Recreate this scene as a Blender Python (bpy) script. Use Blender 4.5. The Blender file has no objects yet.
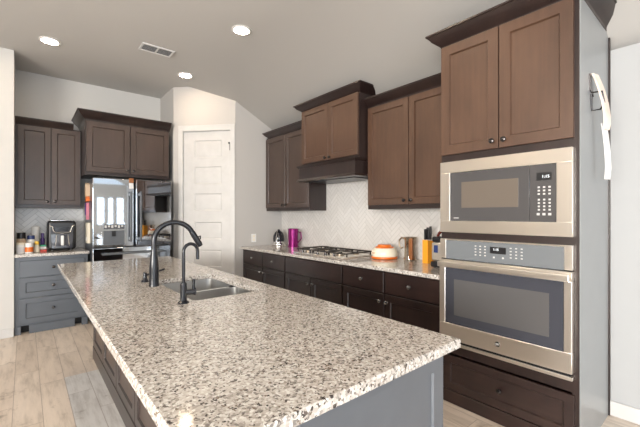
import bpy, bmesh, math, random
from mathutils import Vector, Matrix
random.seed(7)
SC = bpy.context.scene
COL = SC.collection

# ------------------------------------------------------------------ camera
EYE = 1.36
cam_d = bpy.data.cameras.new('camera')
cam = bpy.data.objects.new('camera', cam_d)
COL.objects.link(cam)
cam.location = (0, 0, EYE)
cam.rotation_euler = (math.pi / 2, 0, -math.radians(40.124))
cam_d.sensor_width = 36.0
cam_d.lens = 350.65 / 640 * 36
cam_d.shift_y = 1.48 / 640
cam_d.clip_start = 0.02
SC.camera = cam

# ------------------------------------------------------------------ world, window light and fill, exposure
SC.view_settings.view_transform = 'Standard'
SC.view_settings.look = 'None'
SC.view_settings.gamma = 1.0
SC.view_settings.use_curve_mapping = False
SC.view_settings.exposure = -1.0
SKY_STRENGTH = 3.5
w = bpy.data.worlds.new('sky')
SC.world = w
w.use_nodes = True
wb = w.node_tree.nodes['Background']
wb.inputs['Color'].default_value = (0.80, 0.90, 1.0, 1)
wb.inputs['Strength'].default_value = SKY_STRENGTH
LAMP_STRENGTH = 185.0
LAMP_COLOR = (1.0, 0.79, 0.56)


def daylight(name, loc, rot, sx, sy, power, color=(0.84, 0.92, 1.0)):
    d = bpy.data.lights.new(name, 'AREA')
    d.shape = 'RECTANGLE'
    d.size, d.size_y = sx, sy
    d.energy = power
    d.color = color
    o = bpy.data.objects.new(name, d)
    o.location = loc
    o.rotation_euler = rot
    COL.objects.link(o)
    return o


# openings: rear wall y=-5 (three sash windows + a patio opening added for light), far wall x=-5 (window added for fill)
REAR_Y, FAR_X = -5.0, -5.0
REAR_WINDOWS = [(1.90, 2.24, 0.95, 2.06), (2.31, 2.57, 0.95, 2.06), (2.64, 2.98, 0.95, 2.06)]
ADDED_PATIO = (-4.2, 0.9, 0.0, 2.45)  # unseen patio door added to let in more light
ADDED_SIDE_WINDOW = (-3.6, 0.6, 0.8, 2.4)      # y0,y1,z0,z1; unseen window added for fill light
daylight('patio_fill_light', ((ADDED_PATIO[0] + ADDED_PATIO[1]) / 2, REAR_Y - 0.35, 1.25), (math.pi / 2, 0, 0), 5.0, 2.4, 450)  # added fill from behind the camera, through the added patio door
daylight('window_daylight', (2.44, REAR_Y - 0.35, 1.5), (math.pi / 2, 0, 0), 1.1, 1.1, 30)
daylight('side_fill_light', (FAR_X - 0.35, -1.5, 1.6), (math.pi / 2, 0, -math.pi / 2), 4.1, 1.6, 2000, (1.0, 0.95, 0.88))  # added warm fill from the side, through the added window

# ------------------------------------------------------------------ materials


class NT:
    def __init__(s, name):
        s.m = bpy.data.materials.new(name)
        s.m.use_nodes = True
        s.t = s.m.node_tree
        s.b = s.t.nodes['Principled BSDF']
        s.out = s.t.nodes['Material Output']

    def n(s, typ, **kw):
        x = s.t.nodes.new(typ)
        for k, v in kw.items():
            setattr(x, k, v)
        return x

    def l(s, a, b):
        s.t.links.new(a, b)

    def setin(s, sock, v):
        if hasattr(v, 'is_linked') or isinstance(v, bpy.types.NodeSocket):
            s.l(v, sock)
        else:
            sock.default_value = v

    def math(s, op, a, b=None, c=None):
        x = s.n('ShaderNodeMath', operation=op)
        s.setin(x.inputs[0], a)
        if b is not None:
            s.setin(x.inputs[1], b)
        if c is not None:
            s.setin(x.inputs[2], c)
        return x.outputs[0]

    def mixc(s, f, a, b, mode='MIX'):
        x = s.n('ShaderNodeMix', data_type='RGBA', blend_type=mode)
        s.setin(x.inputs[0], f)
        s.setin(x.inputs[6], a)
        s.setin(x.inputs[7], b)
        return x.outputs[2]

    def ramp(s, f, stops, interp='LINEAR'):
        x = s.n('ShaderNodeValToRGB')
        x.color_ramp.interpolation = interp
        e = x.color_ramp.elements
        while len(e) < len(stops):
            e.new(0.5)
        for i, (p, c) in enumerate(stops):
            e[i].position = p
            e[i].color = c if len(c) == 4 else (*c, 1)
        s.l(f, x.inputs[0])
        return x.outputs[0]

    def pos(s):
        return s.n('ShaderNodeNewGeometry').outputs['Position']

    def scaled(s, v, sc):
        x = s.n('ShaderNodeVectorMath', operation='MULTIPLY')
        s.l(v, x.inputs[0])
        x.inputs[1].default_value = sc
        return x.outputs[0]

    def noise(s, v, scale, detail=3, rough=0.5, out=0):
        x = s.n('ShaderNodeTexNoise')
        s.l(v, x.inputs['Vector'])
        x.inputs['Scale'].default_value = scale
        x.inputs['Detail'].default_value = detail
        x.inputs['Roughness'].default_value = rough
        return x.outputs[out]

    def bump(s, h, strength, dist=0.002):
        x = s.n('ShaderNodeBump')
        x.inputs['Strength'].default_value = strength
        x.inputs['Distance'].default_value = dist
        s.l(h, x.inputs['Height'])
        s.l(x.outputs[0], s.b.inputs['Normal'])


def simple(name, col, rough=0.5, metal=0.0, spec=0.5, coat=0.0, emit=None, es=0.0, trans=0.0, var=0.04):
    k = NT(name)
    if var:
        nz = k.noise(k.pos(), 9.0, 4)
        f = k.ramp(nz, [(0.3, (1 - var,) * 3), (0.7, (1 + var,) * 3)])
        k.l(k.mixc(1.0, (*col, 1), f, 'MULTIPLY'), k.b.inputs['Base Color'])
    else:
        k.b.inputs['Base Color'].default_value = (*col, 1)
    k.b.inputs['Roughness'].default_value = rough
    k.b.inputs['Metallic'].default_value = metal
    k.b.inputs['Specular IOR Level'].default_value = spec
    k.b.inputs['Coat Weight'].default_value = coat
    k.b.inputs['Coat Roughness'].default_value = 0.1
    k.b.inputs['Transmission Weight'].default_value = trans
    if emit:
        k.b.inputs['Emission Color'].default_value = (*emit, 1)
        k.b.inputs['Emission Strength'].default_value = es
    return k.m


def wood(name, c0, c1, rough=0.42, grain=(26, 26, 1.6), spec=0.5, coat=0.3):
    k = NT(name)
    p = k.scaled(k.pos(), grain)
    a = k.noise(p, 1.4, 5, 0.5)
    b = k.noise(k.scaled(k.pos(), (1, 1, 0.45)), 5.0, 4, 0.6)
    f = k.math('ADD', k.math('MULTIPLY', a, 0.38), k.math('MULTIPLY', b, 0.62))
    k.l(k.ramp(f, [(0.30, c0), (0.70, c1)]), k.b.inputs['Base Color'])
    k.b.inputs['Roughness'].default_value = rough
    k.b.inputs['Specular IOR Level'].default_value = spec
    k.b.inputs['Coat Weight'].default_value = coat
    k.b.inputs['Coat Roughness'].default_value = 0.30
    k.bump(a, 0.06, 0.001)
    return k.m


def granite(name):
    k = NT(name)
    p = k.pos()
    nz = k.n('ShaderNodeTexNoise')
    k.l(p, nz.inputs['Vector'])
    nz.inputs['Scale'].default_value = 90
    nz.inputs['Detail'].default_value = 3
    off = k.n('ShaderNodeVectorMath', operation='SCALE')
    k.l(nz.outputs['Color'], off.inputs[0])
    off.inputs['Scale'].default_value = 0.014
    ad = k.n('ShaderNodeVectorMath', operation='ADD')
    k.l(p, ad.inputs[0])
    k.l(off.outputs[0], ad.inputs[1])

    def vor(scale):
        v = k.n('ShaderNodeTexVoronoi')
        k.l(ad.outputs[0], v.inputs['Vector'])
        v.inputs['Scale'].default_value = scale
        x = k.n('ShaderNodeSeparateColor')
        k.l(v.outputs['Color'], x.inputs[0])
        return x.outputs[0], x.outputs[1]
    r1, g1 = vor(138)
    r2, g2 = vor(160)
    base = k.ramp(r1, [(0.0, (0.55, 0.515, 0.48)), (0.26, (0.49, 0.455, 0.42)), (0.44, (0.62, 0.60, 0.575)),
                       (0.60, (0.44, 0.405, 0.37)), (0.72, (0.34, 0.31, 0.285)), (0.89, (0.21, 0.195, 0.18))], 'CONSTANT')
    clump = k.noise(p, 26, 2)
    thr = k.math('ADD', k.math('MULTIPLY', clump, 0.5), r2)
    dark = k.math('GREATER_THAN', thr, 1.14)
    dcol = k.ramp(g2, [(0, (0.055, 0.048, 0.045)), (0.4, (0.12, 0.10, 0.09)), (0.75, (0.18, 0.14, 0.11))], 'CONSTANT')
    c = k.mixc(dark, base, dcol)
    lg = k.math('GREATER_THAN', g1, 0.90)
    c = k.mixc(lg, c, (0.70, 0.69, 0.66, 1))
    k.l(c, k.b.inputs['Base Color'])
    k.b.inputs['Roughness'].default_value = 0.09
    k.b.inputs['Specular IOR Level'].default_value = 0.5
    return k.m


def herringbone(name, axis, W=0.043, n=4, c0=(0.59, 0.575, 0.56), c1=(0.65, 0.635, 0.62), grout=(0.45, 0.44, 0.425)):
    k = NT(name)
    sp = k.n('ShaderNodeSeparateXYZ')
    k.l(k.pos(), sp.inputs[0])
    U, V = sp.outputs[axis], sp.outputs[2]
    q = 1 / (math.sqrt(2) * W)
    px = k.math('MULTIPLY', k.math('ADD', U, V), q)
    py = k.math('MULTIPLY', k.math('SUBTRACT', V, U), q)
    i, j = k.math('FLOOR', px), k.math('FLOOR', py)
    fx, fy = k.math('SUBTRACT', px, i), k.math('SUBTRACT', py, j)
    m = k.math('FLOORED_MODULO', k.math('SUBTRACT', i, j), 2.0 * n)
    m = k.math('ROUND', m)
    hz = k.math('LESS_THAN', m, n - 0.5)
    inv = k.math('SUBTRACT', 1.0, hz)
    up = k.math('SUBTRACT', 2.0 * n - 1, m)

    def sel(a, b):
        return k.math('ADD', k.math('MULTIPLY', a, hz), k.math('MULTIPLY', b, inv))
    along = sel(k.math('ADD', m, fx), k.math('ADD', up, fy))
    across = sel(fy, fx)
    idx = sel(k.math('SUBTRACT', i, m), k.math('ADD', i, 137.0))
    idy = sel(j, k.math('SUBTRACT', j, up))
    ed = k.math('MINIMUM', k.math('MINIMUM', along, k.math('SUBTRACT', float(n), along)),
                k.math('MINIMUM', across, k.math('SUBTRACT', 1.0, across)))
    g = k.n('ShaderNodeMapRange')
    k.l(ed, g.inputs[0])
    g.inputs[1].default_value = 0.025
    g.inputs[2].default_value = 0.06
    cb = k.n('ShaderNodeCombineXYZ')
    k.l(idx, cb.inputs[0])
    k.l(idy, cb.inputs[1])
    wn = k.n('ShaderNodeTexWhiteNoise', noise_dimensions='2D')
    k.l(cb.outputs[0], wn.inputs[0])
    tile = k.mixc(wn.outputs[0], (*c0, 1), (*c1, 1))
    k.l(k.mixc(g.outputs[0], (*grout, 1), tile), k.b.inputs['Base Color'])
    k.b.inputs['Roughness'].default_value = 0.25
    k.bump(g.outputs[0], 0.35, 0.0015)
    return k.m


def plank_floor(name):
    k = NT(name)
    sp = k.n('ShaderNodeSeparateXYZ')
    k.l(k.pos(), sp.inputs[0])
    X, Y = sp.outputs[0], sp.outputs[1]
    rx = k.math('DIVIDE', k.math('ADD', X, 0.062), 0.158)
    r = k.math('FLOOR', rx)
    fx = k.math('SUBTRACT', rx, r)
    off = k.math('FLOORED_MODULO', k.math('MULTIPLY', r, 0.345), 1.0)
    L = 1.0
    ry = k.math('ADD', k.math('DIVIDE', k.math('SUBTRACT', Y, 2.94), L), off)
    s_ = k.math('FLOOR', ry)
    fy = k.math('SUBTRACT', ry, s_)
    cb = k.n('ShaderNodeCombineXYZ')
    k.l(r, cb.inputs[0])
    k.l(s_, cb.inputs[1])
    wn = k.n('ShaderNodeTexWhiteNoise', noise_dimensions='2D')
    k.l(cb.outputs[0], wn.inputs[0])
    tone = wn.outputs[0]
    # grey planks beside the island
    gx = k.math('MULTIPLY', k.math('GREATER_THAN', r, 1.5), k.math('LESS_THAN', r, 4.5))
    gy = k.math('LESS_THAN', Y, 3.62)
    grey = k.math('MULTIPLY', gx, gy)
    # grain running along y, shifted per plank
    sh = k.n('ShaderNodeVectorMath', operation='ADD')
    k.l(k.scaled(k.pos(), (13, 1.7, 1)), sh.inputs[0])
    sc = k.n('ShaderNodeVectorMath', operation='SCALE')
    k.l(wn.outputs[1], sc.inputs[0])
    sc.inputs['Scale'].default_value = 30
    k.l(sc.outputs[0], sh.inputs[1])
    g1 = k.noise(sh.outputs[0], 1.6, 6, 0.65)
    g2 = k.noise(k.pos(), 5.5, 5, 0.7)
    warm = k.mixc(tone, (0.60, 0.51, 0.43, 1), (0.71, 0.62, 0.535, 1))
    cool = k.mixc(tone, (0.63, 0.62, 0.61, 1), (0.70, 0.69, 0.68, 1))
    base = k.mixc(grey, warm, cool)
    gr = k.ramp(g1, [(0.25, (0.66, 0.64, 0.62)), (0.5, (1, 1, 1)), (0.72, (1.12, 1.12, 1.12))])
    c = k.mixc(1.0, base, gr, 'MULTIPLY')
    st = k.ramp(g2, [(0.27, (0.42, 0.38, 0.34)), (0.40, (1, 1, 1))])
    c = k.mixc(0.85, c, st, 'MULTIPLY')
    ex = k.math('MULTIPLY', k.math('MINIMUM', fx, k.math('SUBTRACT', 1.0, fx)), 0.158)
    ey = k.math('MULTIPLY', k.math('MINIMUM', fy, k.math('SUBTRACT', 1.0, fy)), L)
    e = k.math('MINIMUM', ex, ey)
    seam = k.math('LESS_THAN', e, 0.0022)
    c = k.mixc(k.math('MULTIPLY', seam, 0.55), c, (0.20, 0.15, 0.115, 1))
    k.l(c, k.b.inputs['Base Color'])
    k.b.inputs['Roughness'].default_value = 0.38
    return k.m


def plaster(name, col, rough=0.9, amp=0.12):
    k = NT(name)
    nz = k.noise(k.pos(), 150.0, 2)
    k.b.inputs['Base Color'].default_value = (*col, 1)
    k.b.inputs['Roughness'].default_value = rough
    k.b.inputs['Specular IOR Level'].default_value = 0.2
    k.bump(nz, amp, 0.003)
    return k.m


def pane_material(name, fac=0.06, tint=(1, 1, 1), rough=0.02):
    k = NT(name)
    tr = k.n('ShaderNodeBsdfTransparent')
    gl = k.n('ShaderNodeBsdfGlossy')
    gl.inputs['Roughness'].default_value = rough
    tr.inputs['Color'].default_value = (*tint, 1)
    mx = k.n('ShaderNodeMixShader')
    mx.inputs[0].default_value = fac
    k.l(tr.outputs[0], mx.inputs[1])
    k.l(gl.outputs[0], mx.inputs[2])
    k.l(mx.outputs[0], k.out.inputs['Surface'])
    return k.m


def steel(name, col=(0.98, 0.935, 0.875), rough=0.36, axis='y'):
    k = NT(name)
    sc = {'y': (4, 2, 900), 'x': (2, 4, 900), 'z': (900, 900, 3)}[axis]
    nz = k.noise(k.scaled(k.pos(), sc), 1.0, 2)
    k.b.inputs['Base Color'].default_value = (*col, 1)
    k.b.inputs['Metallic'].default_value = 1.0
    k.b.inputs['Roughness'].default_value = rough
    if axis == 'y':                     # brushed sideways: highlights stretch up and down
        tg = k.n('ShaderNodeTangent', direction_type='RADIAL', axis='Z')
        k.l(tg.outputs[0], k.b.inputs['Tangent'])
        k.b.inputs['Anisotropic'].default_value = 0.85
        k.b.inputs['Anisotropic Rotation'].default_value = 0.25
    k.bump(nz, 0.04, 0.0005)
    return k.m


M = dict(
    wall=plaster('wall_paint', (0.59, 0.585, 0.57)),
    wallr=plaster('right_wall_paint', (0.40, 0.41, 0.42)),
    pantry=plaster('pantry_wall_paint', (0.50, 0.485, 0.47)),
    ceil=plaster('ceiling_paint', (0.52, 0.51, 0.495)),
    trim=simple('white_trim_paint', (0.57, 0.565, 0.56), 0.4),
    floor=plank_floor('wood_look_tile'),
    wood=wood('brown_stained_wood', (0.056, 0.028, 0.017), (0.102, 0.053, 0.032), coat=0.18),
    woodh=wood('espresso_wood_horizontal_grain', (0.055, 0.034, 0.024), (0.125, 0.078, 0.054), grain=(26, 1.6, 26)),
    espresso=wood('shade_darkened_wood', (0.011, 0.0065, 0.0065), (0.030, 0.0165, 0.0145), coat=0.25, spec=0.45, rough=0.34),  # same cabinet stain, darkened in colour to stand in for shade
    wood_shadedh=wood('shade_darkened_wood_horizontal_grain', (0.011, 0.0065, 0.0065), (0.038, 0.020, 0.017), coat=0.25, spec=0.45, rough=0.34, grain=(26, 1.6, 26)),
    wood_halfshade=wood('half_shaded_wood', (0.036, 0.022, 0.017), (0.068, 0.043, 0.034)),  # same cabinet stain with partial shade put into the colour
    wood_sheen=simple('window_sheen_blue_wood', (0.092, 0.105, 0.124), 0.36, coat=0.3),  # same cabinet stain, greyed in colour to imitate window sheen
    side_sheen=simple('grazing_sheen_grey_wood', (0.27, 0.285, 0.295), 0.30, var=0.02),  # stained side panel paled in colour for its grazing reflection
    dark=simple('dark_recess', (0.012, 0.010, 0.010), 0.6),
    granite=granite('speckled_granite'),
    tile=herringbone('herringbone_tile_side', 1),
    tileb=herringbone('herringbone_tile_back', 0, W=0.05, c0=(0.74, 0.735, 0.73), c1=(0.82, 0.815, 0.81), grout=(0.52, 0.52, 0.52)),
    steel=steel('brushed_steel'),
    sink=steel('sink_steel', (0.66, 0.66, 0.655), 0.28, 'z'),
    chrome=simple('chrome', (0.75, 0.74, 0.72), 0.12, 1.0, var=0),
    glassdk=simple('dark_oven_glass', (0.055, 0.058, 0.072), 0.06, 0.0, 0.9, coat=0.6, var=0),
    glassin=simple('oven_window_glass', (0.10, 0.098, 0.10), 0.10, 0.0, 0.7, coat=0.4, var=0),
    mwglass=simple('microwave_glass', (0.065, 0.063, 0.066), 0.06, 0.0, 0.8, coat=0.6, var=0),
    mwwin=simple('microwave_window', (0.135, 0.112, 0.093), 0.12, 0.0, 0.6, coat=0.3, var=0),
    panel=simple('oven_panel_glass', (0.15, 0.165, 0.18), 0.10, 0.0, 0.8, coat=0.5, var=0),
    black=simple('black_plastic', (0.012, 0.012, 0.014), 0.3),
    bronze=simple('dark_bronze_metal', (0.07, 0.064, 0.064), 0.22, 0.85, 0.6),
    faucet=simple('matte_black_faucet', (0.012, 0.013, 0.017), 0.17, 0.0, 0.4),
    iron=simple('cast_iron', (0.035, 0.030, 0.027), 0.5, 0.2),
    brass=simple('burner_metal', (0.42, 0.35, 0.27), 0.35, 0.9),
    fridge=simple('black_stainless', (0.46, 0.485, 0.515), 0.035, 1.0, var=0),
    fridged=simple('fridge_side_grey', (0.10, 0.11, 0.125), 0.35),
    mark=simple('white_marking', (0.48, 0.48, 0.48), 0.5, var=0),
    glow=simple('display_digits', (0.8, 0.85, 0.9), 0.5, emit=(0.85, 0.93, 1.0), es=1.5, var=0),
    lamp=simple('lamp_diffuser', (0.9, 0.9, 0.9), 0.6, emit=LAMP_COLOR, es=LAMP_STRENGTH, var=0),
    pane=pane_material('window_pane'),
    white=simple('white_plastic', (0.78, 0.78, 0.77), 0.35),
    cream=simple('cream_plastic', (0.82, 0.76, 0.62), 0.35),
    orange=simple('orange_plastic', (0.72, 0.16, 0.015), 0.3),
    yorange=simple('orange_wood_block', (0.80, 0.33, 0.02), 0.4),
    magenta=simple('magenta_metal', (0.21, 0.008, 0.125), 0.22, 0.55),
    purple=simple('purple_plastic', (0.05, 0.012, 0.14), 0.35),
    red=simple('red_paper', (0.55, 0.07, 0.05), 0.5),
    green=simple('green_paper', (0.06, 0.42, 0.25), 0.5),
    yellow=simple('yellow_plastic', (0.85, 0.55, 0.06), 0.4),
    pewter=simple('pewter_metal', (0.34, 0.33, 0.32), 0.22, 0.9, var=0),
    gloss=simple('gloss_black', (0.012, 0.013, 0.018), 0.12, 0.0, 0.5, var=0),
    navy=simple('navy_plastic', (0.03, 0.05, 0.16), 0.25),
    blue=simple('blue_print', (0.08, 0.16, 0.42), 0.4),
    tan=simple('tan_label', (0.62, 0.46, 0.32), 0.6),
    brown=simple('brown_copper', (0.33, 0.13, 0.05), 0.3, 0.5),
    glassclear=pane_material('smoked_jug_glass', 0.22, (0.80, 0.74, 0.66), 0.06),
    pink=simple('pink_fabric', (0.62, 0.22, 0.30), 0.8),
    paper=simple('white_paper', (0.66, 0.67, 0.68), 0.7),
    blush=simple('blush_patterned_paper', (0.74, 0.62, 0.55), 0.7, var=0.18),
    vent=simple('white_vent_metal', (0.66, 0.66, 0.66), 0.5),
    maroon=simple('maroon_plastic', (0.10, 0.02, 0.015), 0.25),
)

# ------------------------------------------------------------------ mesh building


class Frame:
    """local u,v,w -> world;  w points outward from the face"""

    def __init__(s, o, u, v, w_):
        s.o, s.u, s.v, s.w = Vector(o), Vector(u), Vector(v), Vector(w_)

    def __call__(s, a, b, c):
        return s.o + s.u * a + s.v * b + s.w * c


WORLD = Frame((0, 0, 0), (1, 0, 0), (0, 1, 0), (0, 0, 1))


def facing_left(x):           # a face looking to -x : u = y, v = z, w = distance out
    return Frame((x, 0, 0), (0, 1, 0), (0, 0, 1), (-1, 0, 0))


def facing_front(y):          # a face looking to -y : u = x, v = z
    return Frame((0, y, 0), (1, 0, 0), (0, 0, 1), (0, -1, 0))


class MB:
    def __init__(s, frame=WORLD):
        s.bm = bmesh.new()
        s.f = frame

    def box(s, a0, a1, b0, b1, c0, c1, bev=0.0, seg=1):
        f = s.f
        vs = [s.bm.verts.new(f(a, b, c)) for c in (c0, c1) for b in (b0, b1) for a in (a0, a1)]
        fs = [s.bm.faces.new([vs[i] for i in q]) for q in
              ((0, 2, 3, 1), (4, 5, 7, 6), (0, 1, 5, 4), (2, 6, 7, 3), (0, 4, 6, 2), (1, 3, 7, 5))]
        if bev > 0:
            ed = set()
            for q in fs:
                ed.update(q.edges)
            bmesh.ops.bevel(s.bm, geom=list(ed), offset=bev, segments=seg, affect='EDGES', profile=0.5)
        return s

    def loops(s, rings, cap=True, closed=False):
        """join successive rings (lists of world points, same count)"""
        R = [[s.bm.verts.new(p) for p in r] for r in rings]
        n = len(R[0])
        last = len(R) if closed else len(R) - 1
        for i in range(last):
            a, b = R[i], R[(i + 1) % len(R)]
            for k in range(n):
                k2 = (k + 1) % n
                s.bm.faces.new((a[k], a[k2], b[k2], b[k]))
        if cap and not closed:
            s.bm.faces.new(list(reversed(R[0])))
            s.bm.faces.new(R[-1])
        return s

    def lathe(s, base, prof, axis=(0, 0, 1), n=24):
        """prof: list of (radius, height) along axis from base"""
        ax = Vector(axis).normalized()
        t = Vector((1, 0, 0)) if abs(ax.x) < 0.9 else Vector((0, 1, 0))
        e1 = ax.cross(t).normalized()
        e2 = ax.cross(e1)
        b = Vector(base)
        rings = []
        for r, h in prof:
            r = max(r, 1e-4)
            rings.append([b + ax * h + (e1 * math.cos(2 * math.pi * k / n) + e2 * math.sin(2 * math.pi * k / n)) * r for k in range(n)])
        return s.loops(rings)

    def tube(s, pts, r, n=12):
        pts = [Vector(p) for p in pts]
        rs = r if isinstance(r, (list, tuple)) else [r] * len(pts)
        rings = []
        prev = None
        for i, p in enumerate(pts):
            d = (pts[min(i + 1, len(pts) - 1)] - pts[max(i - 1, 0)]).normalized()
            if prev is None:
                t = Vector((0, 0, 1)) if abs(d.z) < 0.9 else Vector((1, 0, 0))
                e1 = d.cross(t).normalized()
            else:
                e1 = (prev - d * prev.dot(d)).normalized()
            prev = e1
            e2 = d.cross(e1)
            rings.append([p + (e1 * math.cos(2 * math.pi * k / n) + e2 * math.sin(2 * math.pi * k / n)) * rs[i] for k in range(n)])
        return s.loops(rings)

    def prism(s, poly, c0, c1):
        """poly in local (a,b), extruded along c"""
        return s.loops([[s.f(a, b, c) for a, b in poly] for c in (c0, c1)])

    def shaker(s, u0, u1, v0, v1, t=0.02, rail=0.058, rec=0.013, lip=0.007):
        """five-piece frame-and-panel front, back at w=0"""
        f = s.f
        b = 0.002
        o = [(u0, v0), (u1, v0), (u1, v1), (u0, v1)]

        def ins(d):
            return [(u0 + d, v0 + d), (u1 - d, v0 + d), (u1 - d, v1 - d), (u0 + d, v1 - d)]
        rings = [[f(a, c, 0) for a, c in o], [f(a, c, t - b) for a, c in o], [f(a, c, t) for a, c in ins(b)],
                 [f(a, c, t) for a, c in ins(rail)], [f(a, c, t - rec * 0.35) for a, c in ins(rail + 0.002)],
                 [f(a, c, t - rec) for a, c in ins(rail + lip)]]
        return s.loops(rings)

    def slab(s, u0, u1, v0, v1, t=0.02, b=0.004):
        f = s.f
        rings = [[f(u0, v0, 0), f(u1, v0, 0), f(u1, v1, 0), f(u0, v1, 0)],
                 [f(u0, v0, t - b), f(u1, v0, t - b), f(u1, v1, t - b), f(u0, v1, t - b)],
                 [f(u0 + b, v0 + b, t), f(u1 - b, v0 + b, t), f(u1 - b, v1 - b, t), f(u0 + b, v1 - b, t)]]
        return s.loops(rings)

    def clip(s, co, no):
        geom = s.bm.verts[:] + s.bm.edges[:] + s.bm.faces[:]
        r = bmesh.ops.bisect_plane(s.bm, geom=geom, plane_co=Vector(co), plane_no=Vector(no), clear_outer=True)
        ed = [e for e in r['geom_cut'] if isinstance(e, bmesh.types.BMEdge)]
        if ed:
            bmesh.ops.edgenet_fill(s.bm, edges=ed)
        return s

    def build(s, name, mat, parent=None, smooth=True, ang=38):
        bm = s.bm
        bmesh.ops.recalc_face_normals(bm, faces=bm.faces[:])
        if parent is not None:
            root = parent
            while root.parent:
                root = root.parent
            off = root.location
            for v in bm.verts:
                v.co -= off
        if smooth:
            for q in bm.faces:
                q.smooth = True
            for e in bm.edges:
                if len(e.link_faces) == 2 and e.calc_face_angle(0) > math.radians(ang):
                    e.smooth = False
        me = bpy.data.meshes.new(name)
        bm.to_mesh(me)
        bm.free()
        me.materials.append(M[mat])
        o = bpy.data.objects.new(name, me)
        COL.objects.link(o)
        if smooth:
            wn = o.modifiers.new('weighted_normals', 'WEIGHTED_NORMAL')
            wn.keep_sharp = True
        if parent is not None:
            o.parent = parent
        return o


def tag(o, label, cat, group=None):
    o['label'] = label
    o['category'] = cat
    if group:
        o['group'] = group
    return o


def thing(name, label, cat, loc, group=None):
    o = bpy.data.objects.new(name, None)
    o.location = loc
    o.empty_display_size = 0.1
    COL.objects.link(o)
    return tag(o, label, cat, group)


def struct(mb, name, mat):
    o = mb.build(name, mat)
    o['kind'] = 'structure'
    return o


def text_mesh(name, s, size, frame, u, v, w_, mat, parent):
    cu = bpy.data.curves.new(name, 'FONT')
    cu.body = s
    cu.size = size
    cu.extrude = 0.0003
    cu.align_x = 'CENTER'
    cu.align_y = 'CENTER'
    tmp = bpy.data.objects.new(name + '_tmp', cu)
    COL.objects.link(tmp)
    dg = bpy.context.evaluated_depsgraph_get()
    me = bpy.data.meshes.new_from_object(tmp.evaluated_get(dg))
    bpy.data.objects.remove(tmp)
    me.name = name
    root = parent
    while root.parent:
        root = root.parent
    for vt in me.vertices:
        x, y, z = vt.co
        vt.co = frame(u + x, v + y, w_ + z) - root.location
    me.materials.clear()
    me.materials.append(M[mat])
    o = bpy.data.objects.new(name, me)
    COL.objects.link(o)
    o.parent = parent
    return o


def button(frame, u0, u1, v0, v1, w0, w1, parent):
    MB(frame).box(u0, u1, v0, v1, w0, w1).build('button', 'mark', parent, smooth=False)


def knob(frame, u, v, w_, parent, mat='bronze', r=0.0175, name='knob'):
    b = frame(u, v, w_)
    MB().lathe(b, [(r * 0.55, 0), (r * 0.42, 0.006), (r * 0.40, 0.013), (r * 0.85, 0.017), (r, 0.022), (r * 0.9, 0.027), (r * 0.45, 0.030), (0, 0.0305)],
               axis=frame.w, n=16).build(name, mat, parent)


CROWN = [(-0.012, 0.0), (0.004, 0.0), (0.010, 0.10), (0.016, 0.16), (0.30, 0.30), (0.62, 0.52), (0.84, 0.78), (0.90, 0.86), (1.0, 0.88), (1.0, 1.0), (-0.012, 1.0)]


def crown(path, dirs, proj, z0, h):
    """path: list of (x,y) corner points on the cabinet faces; dirs: offset (dx,dy) per point for one unit of projection"""
    rings = []
    for (x, y), (dx, dy) in zip(path, dirs):
        ring = []
        for o, z in CROWN:
            d = o * proj if o > 0.2 else (o if o < 0 else o * 0.5)
            ring.append(Vector((x + dx * d, y + dy * d, z0 + h * z)))
        rings.append(ring)
    return MB().loops(rings)


# ------------------------------------------------------------------ room shell
WX, PY, BY, SX, CZ = 3.054, 4.53, 5.869, 1.643, 3.20
CREASE, SLOPE = 1.80, 0.515
SL_N = Vector((SLOPE, 0, 1)).normalized()        # outward (up) normal of the sloped ceiling
SL_CO = (CREASE, 0, CZ - 0.003)


def ceil_z(x):
    return CZ if x < CREASE else CZ - SLOPE * (x - CREASE)


struct(MB().box(FAR_X - 0.15, 3.25, REAR_Y - 0.15, 6.05, -0.12, 0.0), 'floor', 'floor')
cl = MB()
cl.f = Frame((0, 0, 0), (1, 0, 0), (0, 0, 1), (0, 1, 0))
cl.prism([(FAR_X - 0.15, CZ), (CREASE, CZ), (3.25, ceil_z(3.25)), (3.25, ceil_z(3.25) + 0.14), (CREASE, CZ + 0.14), (FAR_X - 0.15, CZ + 0.14)], REAR_Y - 0.15, 6.05)
struct(cl, 'ceiling', 'ceil')
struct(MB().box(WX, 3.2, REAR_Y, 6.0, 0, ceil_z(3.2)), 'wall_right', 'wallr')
struct(MB().box(-0.21, WX, BY, 6.0, 0, 2.56).box(-0.21, CREASE, BY, 6.0, 2.56, CZ), 'wall_back', 'wall')
# wall at the left of the back cabinets: an L with its nose towards the room
struct(MB().box(FAR_X, -0.09, 5.20, 5.32, 0, CZ).box(-0.21, -0.09, 5.32, BY, 0, CZ), 'wall_left', 'wall')
# pantry: short return, diagonal with door opening, front return
d0, d1 = Vector((2.262, PY, 0)), Vector((SX, 5.23, 0))
DL = (d1 - d0).length
DU = (d1 - d0).normalized()
DW = Vector((-DU.y, DU.x, 0))
if DW.y > 0:
    DW = -DW
DIAG = Frame(d0, DU, (0, 0, 1), DW)        # u from the right end to the left end
DOOR_U0, DOOR_U1, DOOR_H = 0.060, 0.792, 2.565


def wall_piece_pantry():
    mb = MB(DIAG)
    mb.box(0, DOOR_U0, 0, 2.545, -0.11, 0).box(DOOR_U1, DL, 0, CZ, -0.11, 0)
    z1 = ceil_z(d0.x) - 0.0
    uc = (d0.x - CREASE) / -DU.x if DU.x < 0 else DL
    mb.prism([(0, 2.545), (DOOR_U0, 2.545), (DOOR_U0, DOOR_H), (DOOR_U1, DOOR_H), (DOOR_U1, CZ), (uc, CZ), (0, z1)], -0.11, 0)
    return mb


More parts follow.
